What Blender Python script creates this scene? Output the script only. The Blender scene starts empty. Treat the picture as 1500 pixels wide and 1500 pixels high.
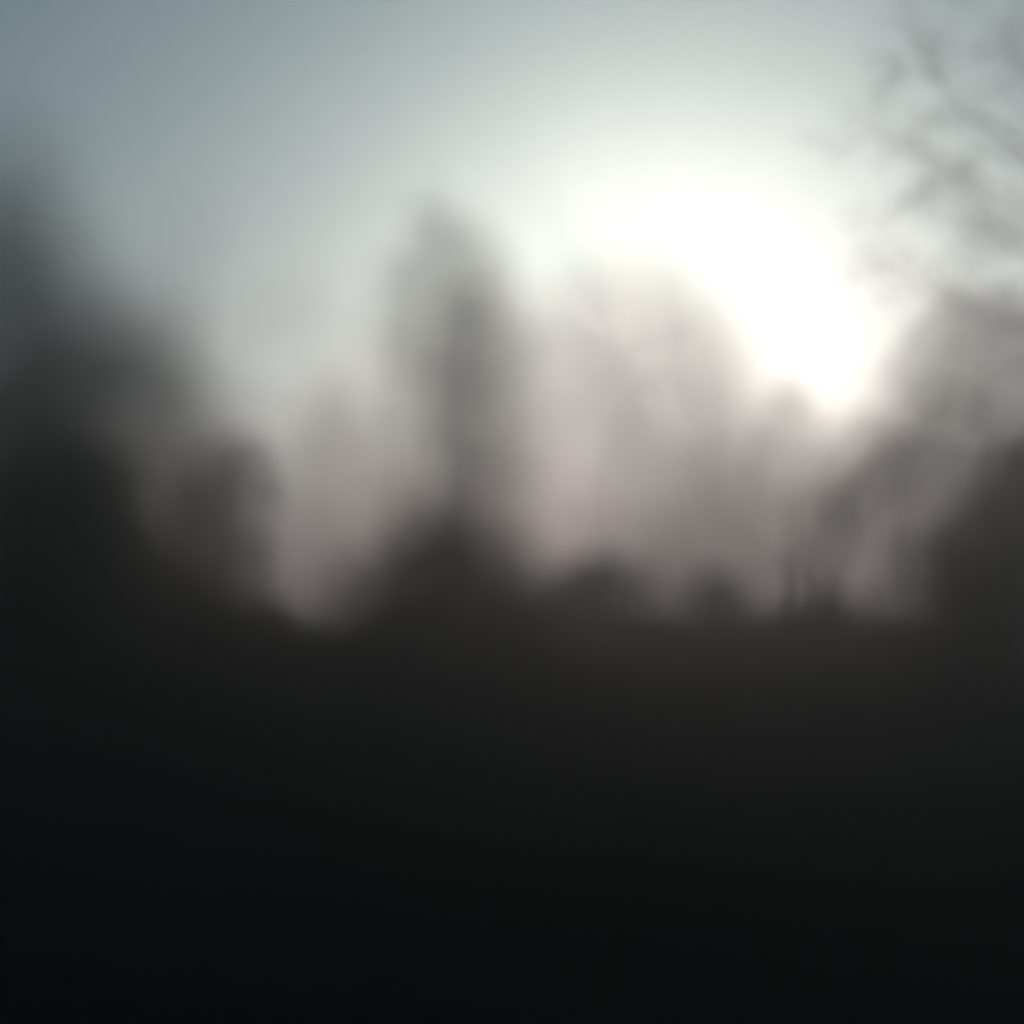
import bpy, math, random
import numpy as np
from mathutils import Vector

# ------------------------------------------------------------------ camera
S = bpy.context.scene
PITCH = math.radians(6.8)
EYE = 1.65
HALF = 0.5                                   # tan of half the field of view
cam_d = bpy.data.cameras.new('camera')
cam = bpy.data.objects.new('camera', cam_d)
S.collection.objects.link(cam)
cam.location = (0, 0, EYE)
cam.rotation_euler = (math.pi / 2 + PITCH, 0, 0)
cam_d.sensor_width = 36.0
cam_d.lens = 18.0 / HALF
cam_d.clip_start = 0.05
cam_d.clip_end = 3000
cam_d.dof.use_dof = True                     # the photograph is far out of focus
cam_d.dof.focus_distance = 24.0
cam_d.dof.aperture_fstop = 0.0165
cam_d.dof.aperture_ratio = 1.0
S.camera = cam

# ------------------------------------------------------------------ sky, sun, exposure
SUN_EL, SUN_AZ = math.radians(14.8), math.radians(8.0)     # in front of the camera, a little to the right
w = bpy.data.worlds.new('World'); S.world = w
w.use_nodes = True
nt = w.node_tree; nt.nodes.clear()
sky = nt.nodes.new('ShaderNodeTexSky')
sky.sky_type = 'NISHITA'; sky.sun_disc = False
sky.sun_elevation = SUN_EL; sky.sun_rotation = SUN_AZ
sky.air_density = 1.0; sky.dust_density = 1.0; sky.ozone_density = 1.5
tint = nt.nodes.new('ShaderNodeMix'); tint.data_type = 'RGBA'; tint.blend_type = 'MULTIPLY'
tint.inputs['Factor'].default_value = 1.0
tint.inputs['B'].default_value = (0.40, 1.0, 0.93, 1)
bg = nt.nodes.new('ShaderNodeBackground'); bg.inputs['Strength'].default_value = 0.062
out = nt.nodes.new('ShaderNodeOutputWorld')
nt.links.new(sky.outputs['Color'], tint.inputs['A'])
nt.links.new(tint.outputs['Result'], bg.inputs['Color'])
nt.links.new(bg.outputs['Background'], out.inputs['Surface'])

sun_d = bpy.data.lights.new('sun', 'SUN'); sun = bpy.data.objects.new('sun', sun_d)
S.collection.objects.link(sun)
sun_d.energy = 2.0; sun_d.angle = math.radians(0.5); sun_d.color = (1.0, 0.93, 0.895)
to_sun = Vector((math.sin(SUN_AZ) * math.cos(SUN_EL), math.cos(SUN_AZ) * math.cos(SUN_EL), math.sin(SUN_EL)))
sun.rotation_euler = to_sun.to_track_quat('Z', 'Y').to_euler()
sun.location = (0, 0, 60)

vs = S.view_settings
S.display_settings.display_device = 'sRGB'
vs.view_transform = 'Standard'; vs.look = 'None'; vs.gamma = 1.0; vs.use_curve_mapping = False
vs.exposure = -0.16
S.render.engine = 'CYCLES'
S.cycles.use_denoising = True
S.cycles.volume_bounces = 2
S.cycles.max_bounces = 5
S.cycles.transparent_max_bounces = 8

# ------------------------------------------------------------------ the misty air
HAZE_DENSITY, HAZE_G, HAZE_TOP = 0.020, 0.81, 26.5

# ------------------------------------------------------------------ helpers
def mat(name, build):
    m = bpy.data.materials.new(name); m.use_nodes = True
    t = m.node_tree; t.nodes.clear()
    o = t.nodes.new('ShaderNodeOutputMaterial')
    build(t, o)
    return m

def leaf_mat(name, dark, light, scale=1.6, trans=0.25):
    def b(t, o):
        tc = t.nodes.new('ShaderNodeTexCoord')
        no = t.nodes.new('ShaderNodeTexNoise'); no.inputs['Scale'].default_value = scale; no.inputs['Detail'].default_value = 4
        r = t.nodes.new('ShaderNodeValToRGB')
        r.color_ramp.elements[0].position = 0.35; r.color_ramp.elements[0].color = (*dark, 1)
        r.color_ramp.elements[1].position = 0.68; r.color_ramp.elements[1].color = (*light, 1)
        d = t.nodes.new('ShaderNodeBsdfDiffuse'); tr = t.nodes.new('ShaderNodeBsdfTranslucent')
        mx = t.nodes.new('ShaderNodeMixShader'); mx.inputs[0].default_value = trans
        L = t.links.new
        L(tc.outputs['Object'], no.inputs['Vector']); L(no.outputs['Fac'], r.inputs['Fac'])
        L(r.outputs['Color'], d.inputs['Color']); L(r.outputs['Color'], tr.inputs['Color'])
        L(d.outputs[0], mx.inputs[1]); L(tr.outputs[0], mx.inputs[2]); L(mx.outputs[0], o.inputs['Surface'])
    return mat(name, b)

def rough_mat(name, dark, light, scale, stretch=(1, 1, 1), bump=0.4):
    def b(t, o):
        tc = t.nodes.new('ShaderNodeTexCoord')
        mp = t.nodes.new('ShaderNodeMapping'); mp.inputs['Scale'].default_value = stretch
        no = t.nodes.new('ShaderNodeTexNoise'); no.inputs['Scale'].default_value = scale; no.inputs['Detail'].default_value = 8
        r = t.nodes.new('ShaderNodeValToRGB')
        r.color_ramp.elements[0].position = 0.3; r.color_ramp.elements[0].color = (*dark, 1)
        r.color_ramp.elements[1].position = 0.7; r.color_ramp.elements[1].color = (*light, 1)
        p = t.nodes.new('ShaderNodeBsdfPrincipled'); p.inputs['Roughness'].default_value = 0.95
        p.inputs['Specular IOR Level'].default_value = 0.1
        bu = t.nodes.new('ShaderNodeBump'); bu.inputs['Strength'].default_value = bump
        L = t.links.new
        L(tc.outputs['Object'], mp.inputs['Vector']); L(mp.outputs[0], no.inputs['Vector']); L(no.outputs['Fac'], r.inputs['Fac'])
        L(r.outputs['Color'], p.inputs['Base Color']); L(no.outputs['Fac'], bu.inputs['Height'])
        L(bu.outputs[0], p.inputs['Normal']); L(p.outputs[0], o.inputs['Surface'])
    return mat(name, b)

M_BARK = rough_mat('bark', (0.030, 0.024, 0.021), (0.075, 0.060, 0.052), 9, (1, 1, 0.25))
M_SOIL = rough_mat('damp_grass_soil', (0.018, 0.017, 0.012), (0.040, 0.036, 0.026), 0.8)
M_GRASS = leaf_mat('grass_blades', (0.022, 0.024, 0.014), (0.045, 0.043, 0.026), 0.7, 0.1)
M_EVER = leaf_mat('evergreen_leaves', (0.022, 0.028, 0.020), (0.050, 0.056, 0.038), 1.2)
M_RUSSET = leaf_mat('russet_leaves', (0.060, 0.033, 0.028), (0.130, 0.070, 0.055), 1.2, 0.5)
M_OLIVE = leaf_mat('olive_leaves', (0.045, 0.045, 0.030), (0.095, 0.088, 0.058), 0.6)
M_DUSK = leaf_mat('dark_shrub_leaves', (0.036, 0.022, 0.022), (0.072, 0.045, 0.042), 1.6)

def spot(u, Y):
    """ground x of the picture column u (0..1500) at distance Y"""
    cx = (u - 750) / 750 * HALF
    return cx * (Y * math.cos(PITCH) + 0.0)

def level(v, Y):
    """height above ground of the picture row v at distance Y"""
    cy = (750 - v) / 750 * HALF
    k = Y / (math.cos(PITCH) - cy * math.sin(PITCH))
    return EYE + k * (math.sin(PITCH) + cy * math.cos(PITCH))

class Geo:
    def __init__(self): self.v = []; self.f = []; self.n = 0
    def add(self, v, f):
        v = np.asarray(v, float).reshape(-1, 3); f = np.asarray(f, np.int64)
        self.v.append(v); self.f.append(f + self.n); self.n += len(v)
    def tube(self, pts, rad, sides=6):
        pts = np.asarray(pts, float); n = len(pts)
        tan = np.gradient(pts, axis=0); tan /= np.linalg.norm(tan, axis=1)[:, None] + 1e-9
        ref = np.where(np.abs(tan[:, 2:3]) > 0.9, np.array([[1., 0, 0]]), np.array([[0, 0, 1.]]))
        a = np.cross(tan, ref); a /= np.linalg.norm(a, axis=1)[:, None] + 1e-9
        b = np.cross(tan, a)
        th = np.arange(sides) / sides * 2 * math.pi
        r = np.asarray(rad, float)[:, None, None]
        ring = pts[:, None] + r * (a[:, None] * np.cos(th)[None, :, None] + b[:, None] * np.sin(th)[None, :, None])
        i = np.arange(n - 1)[:, None]; j = np.arange(sides)[None]; k = (j + 1) % sides
        q = np.stack([i * sides + j, i * sides + k, (i + 1) * sides + k, (i + 1) * sides + j], -1).reshape(-1, 4)
        self.add(ring.reshape(-1, 3), q)
    def leaves(self, P, size, rng, droop=0.0):
        n = len(P)
        a = rng.normal(size=(n, 3)); a[:, 2] -= droop; a /= np.linalg.norm(a, axis=1)[:, None]
        b = np.cross(a, rng.normal(size=(n, 3))); b /= np.linalg.norm(b, axis=1)[:, None]
        s = (size * rng.uniform(0.6, 1.35, n))[:, None]
        q = np.stack([P, P + a * s * .5 + b * s * .3, P + a * s, P + a * s * .5 - b * s * .3], 1)
        self.add(q.reshape(-1, 3), np.arange(n * 4).reshape(-1, 4))
    def build(self, name, m, parent=None):
        me = bpy.data.meshes.new(name)
        v = np.concatenate(self.v); f = np.concatenate(self.f)
        me.vertices.add(len(v)); me.vertices.foreach_set('co', v.ravel().astype(np.float32))
        me.loops.add(f.size); me.loops.foreach_set('vertex_index', f.ravel().astype(np.int32))
        me.polygons.add(len(f)); me.polygons.foreach_set('loop_start', (np.arange(len(f)) * 4).astype(np.int32))
        me.update(calc_edges=True)
        me.materials.append(m)
        o = bpy.data.objects.new(name, me); S.collection.objects.link(o)
        if parent is not None: o.parent = parent
        return o

def thing(name, label, cat, loc, group=None):
    o = bpy.data.objects.new(name, None); S.collection.objects.link(o)
    o.location = loc; o['label'] = label; o['category'] = cat; o.empty_display_size = 0.5
    if group: o['group'] = group
    return o

def ground_z(x, y):
    x = np.asarray(x, float); y = np.asarray(y, float)
    far = np.clip((y - 6) / 40, 0, 1)
    b = np.clip((y - 2.0) / 4.5, 0, 1); bank = 0.85 * b * b * (3 - 2 * b)        # the ground climbs a low bank in front of the camera
    return bank + far * (0.22 * np.sin(x * .11 + 1.3) * np.cos(y * .09) + 0.12 * np.sin(x * .31 + y * .23))

def prof(shape, t):
    xs, rs = zip(*shape)
    return np.interp(t, xs, rs)

ROUND = [(0, .35), (.12, .72), (.35, 1), (.6, .97), (.8, .75), (.93, .42), (1, .08)]
DOME = [(0, .8), (.2, 1), (.6, 1), (.8, .88), (.93, .66), (1, .3)]
COLUMN = [(0, .8), (.15, .95), (.35, 1), (.65, .98), (.82, .74), (.93, .4), (1, .06)]
POINTED = [(0, .9), (.2, 1), (.5, .92), (.75, .6), (.9, .3), (1, .03)]
SPIRE = [(0, .9), (.1, 1), (.35, .78), (.6, .52), (.8, .28), (1, .03)]
HUMP = [(0, .9), (.25, 1), (.5, .97), (.75, .8), (.92, .5), (1, .2)]
BUSH = [(0, .85), (.3, 1), (.6, .95), (.82, .72), (1, .2)]
BLOCK = [(0, .9), (.2, 1), (.8, .98), (.93, .85), (1, .5)]

def leafy(name, label, cat, u, Y, half_px, top_v, shape, m, clumps, per, leaf, base=0.12, seed=1,
          group=None, lean=0.0, flat=1.0, trunk_r=None, lobes=0.16, clump_r=0.055, limbs=14, gap=0.0):
    rng = np.random.default_rng(seed)
    x = spot(u, Y); z0 = float(ground_z(x, Y))
    H = level(top_v, Y) - z0
    R = half_px / 750 * HALF * Y
    root = thing(name, label, cat, (x, Y, z0), group)
    zb = H * base
    ph = rng.uniform(0, 6.28, 8)
    def radius(t, th):
        lob = 1 + lobes * (np.sin(3 * th + ph[0] + 5 * t) + .7 * np.sin(5 * th + ph[1] - 9 * t) + .6 * np.sin(11 * t + ph[2] + 2 * th))
        return R * prof(shape, t) * lob
    # trunk with limbs that reach into the crown
    g = Geo()
    tr = trunk_r or max(0.05, H * 0.017)
    zs = np.linspace(-0.15, H * .93, 9)
    wob = np.cumsum(rng.normal(0, H * .006, (9, 2)), 0); wob[0] = 0
    spine = np.stack([wob[:, 0] + lean * np.clip(zs, 0, None), wob[:, 1], zs], 1)
    g.tube(spine, tr * (1 - np.linspace(0, .9, 9)) * np.array([1.45, 1.05] + [1] * 7), 8)
    for i in range(limbs):
        t = rng.uniform(.02, .85); z = zb + t * (H - zb); th = rng.uniform(0, 6.28)
        L = radius(np.array(t), np.array(th)) * rng.uniform(.6, .95)
        c = np.array([np.interp(z * .85, zs, spine[:, 0]), np.interp(z * .85, zs, spine[:, 1]), z * .85])
        d = np.array([math.cos(th), math.sin(th), 0])
        s = np.linspace(0, 1, 5)[:, None]
        up = (H - zb) * (.12 if shape is not COLUMN else .3)
        pts = c + d * L * s ** (1 if shape is not COLUMN else .6) + np.array([0, 0, up]) * s ** 1.4
        pts[:, 2] = np.minimum(pts[:, 2], H * .97)
        r0 = tr * (1 - .8 * z / H) * .55
        g.tube(pts, r0 * (1 - .85 * s[:, 0]), 5)
    g.build('trunk', M_BARK, root)
    # crown: leaf clumps scattered through the volume, thicker near the outside
    g = Geo()
    t = rng.uniform(0, 1, clumps * 8); keep = rng.uniform(0, 1, len(t)) < (.05 + .95 * prof(shape, t) ** 1.8)
    t = t[keep][:clumps]; n = len(t); th = rng.uniform(0, 6.28, n)
    rr = radius(t, th) * rng.uniform(0, 1, n) ** .48
    z = zb + t * (H - zb)
    C = np.stack([rr * np.cos(th) + lean * z, rr * np.sin(th) * flat, z], 1)
    if gap > 0:                                   # open gaps between the boughs
        k = np.sin(C[:, 0] * 6.0 / R + ph[3]) + np.sin(C[:, 2] * 9.0 / H + ph[4]) + np.sin(C[:, 1] * 5.0 / R + ph[5])
        C = C[k > -3 + 3 * gap * 1.4]; n = len(C)
    cr = clump_r * min(H, 2.4 * R) * rng.uniform(.6, 1.5, n)
    P = C[:, None] + rng.normal(size=(n, per, 3)) * cr[:, None, None] * .6
    P = P.reshape(-1, 3); P[:, 2] = np.clip(P[:, 2], .02, H * 1.01)
    size = math.sqrt(leaf * 1.6 * R * (H - zb) / (0.3 * len(P)))     # leaf = leaf area per crown area
    g.leaves(P, size, rng, .4)
    g.build('crown', m, root)
    return root

def bare(name, label, cat, base, trunk, boughs, seed, levels=3, twig=0.012, nt=4):
    """leafless tree: trunk polyline (world offsets) and boughs as polylines, each sprouting twigs"""
    rng = np.random.default_rng(seed)
    root = thing(name, label, cat, base)
    g = Geo(); tp = np.array(trunk, float)
    g.tube(tp[:, :3], tp[:, 3], 9)
    g.build('trunk', M_BARK, root)
    def twigs(g, pts, r, depth):
        L = np.linalg.norm(np.diff(pts, axis=0), axis=1).sum()
        for k in range(int(nt + 3 * (depth == levels)) if depth else 0):
            s = rng.uniform(.2, .98); i = s * (len(pts) - 1); a = int(i)
            a = min(a, len(pts) - 2)
            p = pts[a] + (pts[a + 1] - pts[a]) * (i - a)
            d = pts[a + 1] - pts[a]; d = d / np.linalg.norm(d)
            d = d + rng.normal(0, .42, 3); d[2] += .05; d /= np.linalg.norm(d)
            l = L * rng.uniform(.28, .5) * (1.15 - .5 * s)
            n = 5; sg = np.linspace(0, 1, n)[:, None]
            q = p + d * l * sg + np.array([0, 0, -.12 * l]) * sg ** 2 + np.cumsum(rng.normal(0, l * .025, (n, 3)), 0) * (sg > 0)
            rq = max(r * .5 * (1 - .5 * s), twig)
            g.tube(q, np.linspace(rq, twig * .5, n), 5 if depth > 1 else 4)
            twigs(g, q, rq, depth - 1)
    for b in boughs:
        b = np.array(b, float)
        u = np.linspace(0, len(b) - 1, 10)
        pts = np.stack([np.interp(u, np.arange(len(b)), b[:, c]) for c in range(3)], 1)
        pts[1:-1] = (pts[:-2] + 2 * pts[1:-1] + pts[2:]) / 4
        rad = np.interp(u, np.arange(len(b)), b[:, 3])
        g = Geo(); g.tube(pts, rad, 7)
        twigs(g, pts, float(rad[3]), levels)
        g.build('branch', M_BARK, root)
    return root

# ------------------------------------------------------------------ the ground
xs = np.concatenate([np.linspace(-700, -60, 12), np.linspace(-54, 54, 73), np.linspace(60, 700, 12)])
ys = np.concatenate([np.linspace(-150, -4, 8), np.concatenate([np.linspace(-2, 10, 31), np.linspace(11, 100, 70)]), np.linspace(110, 900, 14)])
X, Y_ = np.meshgrid(xs, ys); Z = ground_z(X, Y_)
g = Geo(); nx, ny = len(xs), len(ys)
i = np.arange(ny - 1)[:, None]; j = np.arange(nx - 1)[None]
g.add(np.stack([X, Y_, Z], -1).reshape(-1, 3), np.stack([i * nx + j, i * nx + j + 1, (i + 1) * nx + j + 1, (i + 1) * nx + j], -1).reshape(-1, 4))
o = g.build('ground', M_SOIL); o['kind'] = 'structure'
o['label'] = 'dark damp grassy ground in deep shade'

rng = np.random.default_rng(5)
n = 42000
gy = 2.2 + 38 * rng.uniform(0, 1, n) ** 1.6; gx = rng.uniform(-1, 1, n) * (1.5 + gy * .62)
P = np.stack([gx, gy, ground_z(gx, gy) - .01], 1)
h = rng.uniform(.07, .22, n); a = rng.uniform(0, 6.28, n); wd = .006 + .0009 * gy
side = np.stack([np.cos(a), np.sin(a), 0 * a], 1) * wd[:, None]
bend = np.stack([-np.sin(a), np.cos(a), 0 * a], 1) * (h * rng.uniform(-.5, .5, n))[:, None]
up = np.zeros((n, 3)); up[:, 2] = h
q = np.stack([P - side, P + side, P + side * .3 + bend + up, P - side * .3 + bend + up], 1)
g = Geo(); g.add(q.reshape(-1, 3), np.arange(4 * n).reshape(-1, 4))
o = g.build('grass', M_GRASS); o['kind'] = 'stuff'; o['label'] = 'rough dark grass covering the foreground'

# ------------------------------------------------------------------ near and middle trees
leafy('tall_evergreen_tree', 'tall black evergreen tree cut by the left edge, darkest and nearest tree', 'tree',
      -20, 10, 190, 190, POINTED, M_EVER, 1000, 26, 3.6, .06, 11, lobes=.2, gap=.1)
leafy('russet_tree', 'reddish brown tree with sloping crown beside the black evergreen', 'tree',
      170, 12, 190, 395, POINTED, M_RUSSET, 800, 24, 2.4, .06, 12, lobes=.15)
leafy('flat_topped_bush', 'square purple brown bush with flat top right of the reddish tree', 'bush',
      335, 17, 80, 635, BLOCK, M_RUSSET, 1200, 14, 2.2, .03, 13, lobes=.04, limbs=8)
leafy('pale_round_tree', 'pale hazy tree left of the two poplars', 'tree',
      490, 58, 85, 535, ROUND, M_OLIVE, 1200, 14, 1.7, .06, 14)
leafy('poplar_tree', 'paler left poplar of the pair in the middle', 'tree',
      630, 15, 104, 272, COLUMN, M_DUSK, 2400, 12, 1.25, .1, 21, lobes=.08, limbs=20, trunk_r=.05, group='pair of poplars in the middle')
leafy('poplar_tree', 'darker right poplar of the pair in the middle, beside the great dome', 'tree',
      703, 15, 88, 312, COLUMN, M_DUSK, 3200, 10, 1.35, .1, 15, lobes=.06, limbs=14, trunk_r=.07, group='pair of poplars in the middle')
leafy('great_dome_tree', 'largest pale dome of a tree, misty, right of the poplars', 'tree',
      915, 60, 215, 400, DOME, M_OLIVE, 9000, 7, 2.4, .06, 16, lobes=.05, clump_r=.05)
leafy('round_tree', 'lower pale tree overlapping the right shoulder of the great dome', 'tree',
      1030, 62, 100, 480, DOME, M_OLIVE, 5000, 8, 1.0, .06, 22, lobes=.06, clump_r=.05)
leafy('small_round_tree', 'small pale tree with a knob top in the dip below the bright sky', 'tree',
      1165, 38, 80, 545, ROUND, M_OLIVE, 6000, 6, 1.6, .03, 17, lobes=.1, clump_r=.05)
leafy('low_pale_tree', 'low pale tree filling the notch before the steep sided tree', 'tree',
      1275, 40, 75, 598, DOME, M_OLIVE, 6000, 6, 1.8, .03, 18, lobes=.1, clump_r=.05)
leafy('steep_sided_tree', 'big grey tree with a steep left side at the right edge', 'tree',
      1460, 33, 155, 425, DOME, M_OLIVE, 14000, 6, 2.6, .03, 19, lobes=.09, clump_r=.06)

# far trees fading into the mist, each one its own
far = [(60, 78, 90, 660), (235, 84, 85, 690), (420, 78, 80, 680), (600, 86, 85, 660), (735, 82, 75, 640),
       (1060, 84, 80, 640), (1330, 78, 90, 650), (1500, 84, 95, 600)]
names = ['leftmost of the far misty trees, behind the black evergreen', 'far misty tree behind the reddish tree',
         'far misty tree between the flat bush and the pale tree', 'far misty tree behind the left flank of the poplars',
         'far misty tree between the poplars and the great dome', 'far misty tree right of the great dome, below its shoulder',
         'far misty tree under the steep sided tree', 'rightmost of the far misty trees, at the picture edge']
for k, (u, Y, hp, v) in enumerate(far):
    leafy('distant_tree', names[k], 'tree', u, Y, hp, v, DOME, M_OLIVE, 330, 22, 0.6, .15, 40 + k, 'trees fading into the far mist', limbs=8)

# ------------------------------------------------------------------ bushes along the lower edge of the light
leafy('shrub', 'broad dark shrub round the foot of the poplars', 'bush', 645, 14, 165, 760, BUSH, M_DUSK, 420, 22, 6, .02, 60, 'dark shrubs below the light', limbs=9)
leafy('shrub', 'low dark shrub left of the poplars, below the pale tree', 'bush', 470, 15, 110, 925, BUSH, M_DUSK, 320, 22, 6, .02, 61, 'dark shrubs below the light', limbs=8)
leafy('shrub', 'dark shrub with level top right of the poplars', 'bush', 868, 16, 108, 815, BUSH, M_DUSK, 420, 22, 6, .02, 62, 'dark shrubs below the light', limbs=9)
leafy('shrub', 'small upright dark shrub between the two wider ones', 'bush', 1055, 16, 72, 838, BUSH, M_DUSK, 340, 22, 6, .02, 63, 'dark shrubs below the light', limbs=8)
leafy('shrub', 'rounded dark shrub below the leaning tree', 'bush', 1215, 16.5, 104, 868, BUSH, M_DUSK, 380, 22, 6, .02, 64, 'dark shrubs below the light', limbs=8)
leafy('shrub', 'black shrub in front of the grey evergreen at right', 'bush', 1405, 12, 70, 765, BUSH, M_DUSK, 420, 24, 6, .02, 65, 'dark shrubs below the light', limbs=9)
leafy('shrub', 'dark shrub under the reddish tree at left', 'bush', 300, 13, 140, 850, BUSH, M_DUSK, 420, 24, 6, .02, 66, 'dark shrubs below the light', limbs=9)
leafy('shrub', 'low dark shrub between the flat topped bush and the poplars', 'bush', 395, 17, 85, 885, HUMP, M_DUSK, 340, 22, 6, .02, 80, 'dark shrubs below the light', limbs=8)
leafy('shrub', 'dark shrub at the left foot of the poplars', 'bush', 545, 14, 75, 880, HUMP, M_DUSK, 340, 22, 6, .02, 81, 'dark shrubs below the light', limbs=8)
leafy('shrub', 'low dark shrub at the right foot of the poplars', 'bush', 765, 15, 80, 862, HUMP, M_DUSK, 340, 22, 6, .02, 82, 'dark shrubs below the light', limbs=8)
leafy('shrub', 'lowest dark shrub in front of the thin sapling', 'bush', 965, 16, 70, 893, HUMP, M_DUSK, 340, 22, 6, .02, 83, 'dark shrubs below the light', limbs=8)
leafy('shrub', 'low dark shrub beside the rounded one under the leaning tree', 'bush', 1125, 16, 70, 900, HUMP, M_DUSK, 340, 22, 6, .02, 84, 'dark shrubs below the light', limbs=8)
leafy('shrub', 'low dark shrub between the rounded shrub and the black one', 'bush', 1315, 17, 80, 905, HUMP, M_DUSK, 340, 22, 6, .02, 85, 'dark shrubs below the light', limbs=8)
leafy('evergreen_bush', 'dark grey green evergreen bush at the right edge', 'bush', 1530, 16, 150, 640, ROUND, M_EVER, 700, 24, 5, .02, 67, limbs=10)

leafy('shrub', 'tall dark shrub under the black evergreen at the left edge', 'bush', 95, 12, 150, 620, BUSH, M_DUSK, 520, 24, 6, .02, 69, 'dark shrubs below the light', limbs=9)
# leafless tree on the left with one long arching branch
x0, Y0 = spot(290, 12.5), 12.5; z0 = float(ground_z(x0, Y0))
def off(u, v, dy=0, r=.1): return (spot(u, Y0) - x0, dy, level(v, Y0) - z0, r)
bare('bare_tree', 'leafless tree with an arching branch behind the flat topped bush', 'tree', (x0, Y0, z0),
     [(0, 0, -.2, 0.090), off(285, 760, 0, 0.0462), off(262, 620, .2, 0.0354), off(245, 480, .2, 0.0216), off(240, 360, .2, 0.0078)],
     [[off(262, 620, .2, 0.0246), off(290, 470, .1, 0.0162), off(370, 455, 0, 0.0108), off(440, 490, -.1, 0.0078), off(490, 550, -.2, 0.0042)],
      [off(255, 560, .2, 0.0216), off(215, 470, .8, 0.0138), off(190, 380, 1.2, 0.0054)],
      [off(248, 500, .2, 0.0192), off(280, 420, -.6, 0.0108), off(300, 360, -1.0, 0.0054)],
      [off(268, 660, .2, 0.0216), off(320, 600, .8, 0.0138), off(345, 540, 1.1, 0.0054)]], 73, 2, .006)

# sapling: a thin stem among the shrubs
leafy('sapling', 'thin young tree standing between two shrubs', 'tree', 978, 14.5, 14, 745, COLUMN, M_DUSK, 60, 10, 2, .3, 68, trunk_r=.025, limbs=6)

# leaning tree on the right
x0, Y0 = spot(1165, 13.5), 13.5; z0 = float(ground_z(x0, Y0))
def off(u, v, dy=0, r=.1): return (spot(u, Y0) - x0, dy, level(v, Y0) - z0, r)
bare('leaning_tree', 'leafless tree leaning right beside the rounded shrub', 'tree', (x0, Y0, z0),
     [(0, 0, -.2, 0.255), off(1190, 860, .1, 0.1859), off(1240, 780, .2, 0.1606), off(1300, 710, .2, 0.1364), off(1360, 655, .1, 0.0990), off(1410, 625, 0, 0.0495)],
     [[off(1235, 785, .2, 0.0990), off(1245, 730, .6, 0.0682), off(1290, 670, 1, 0.0308)],
      [off(1290, 718, .2, 0.0990), off(1350, 700, -.5, 0.0616), off(1410, 690, -1, 0.0242)],
      [off(1330, 680, .2, 0.0869), off(1350, 630, -.4, 0.0561), off(1390, 590, -.8, 0.0242)],
      [off(1200, 845, .1, 0.0924), off(1180, 790, -.6, 0.0616), off(1200, 740, -1, 0.0242)]], 71, 2)

# bare tree whose boughs reach in from the right
x0, Y0 = spot(1690, 17.5), 17.5; z0 = float(ground_z(x0, Y0))
bare('bare_tree', 'leafless tree outside the right edge with fine branches reaching over the sky', 'tree', (x0, Y0, z0),
     [(0, 0, -.2, .42), off(1687, 700, 0, 0.1920), off(1672, 450, .1, 0.1520), off(1656, 250, .1, 0.1040), off(1636, 110, .1, 0.0400)],
     [[off(1670, 460, 0.08, 0.0346), off(1555, 385, -0.16, 0.0248), off(1455, 330, -0.36, 0.0149), off(1315, 315, -0.48, 0.0050)],
      [off(1672, 520, 0.08, 0.0346), off(1555, 470, 0.36, 0.0248), off(1445, 430, 0.52, 0.0149), off(1345, 385, 0.64, 0.0050)],
      [off(1660, 330, 0.08, 0.0346), off(1555, 245, -0.24, 0.0248), off(1475, 190, -0.40, 0.0149), off(1365, 90, -0.48, 0.0050)],
      [off(1658, 300, 0.08, 0.0324), off(1555, 200, 0.32, 0.0225), off(1455, 130, 0.48, 0.0126), off(1385, 30, 0.56, 0.0050)],
      [off(1650, 220, 0.12, 0.0297), off(1565, 130, -0.12, 0.0198), off(1505, 60, -0.24, 0.0077)],
      [off(1665, 400, 0.08, 0.0324), off(1535, 300, 0.00, 0.0198), off(1455, 240, 0.08, 0.0126), off(1325, 190, 0.12, 0.0050)],
      [off(1668, 440, 0.08, 0.0180), off(1575, 330, 0.36, 0.0113), off(1495, 280, 0.48, 0.0067), off(1405, 230, 0.56, 0.0027)],
      [off(1655, 270, 0.08, 0.0180), off(1570, 160, -0.36, 0.0113), off(1525, 80, -0.52, 0.0067), off(1445, 20, -0.64, 0.0027)]], 72, 3, .0035, 7)

# ------------------------------------------------------------------ haze: one closed box of even air
def vol(t, o):
    p = t.nodes.new('ShaderNodeVolumePrincipled')
    p.inputs['Color'].default_value = (0.98, 0.885, 0.88, 1)
    p.inputs['Density'].default_value = HAZE_DENSITY
    p.inputs['Anisotropy'].default_value = HAZE_G
    t.links.new(p.outputs[0], o.inputs['Volume'])
x0, x1, y0, y1, z0, z1 = -720, 720, -170, 920, -1.5, HAZE_TOP
hv = [(x, y, z) for z in (z0, z1) for y in (y0, y1) for x in (x0, x1)]
g = Geo(); g.add(hv, [(0, 2, 3, 1), (4, 5, 7, 6), (0, 1, 5, 4), (2, 6, 7, 3), (0, 4, 6, 2), (1, 3, 7, 5)])
o = g.build('haze', mat('pale_haze', vol)); o['kind'] = 'stuff'; o['label'] = 'pale mist lit from behind by the low sun'
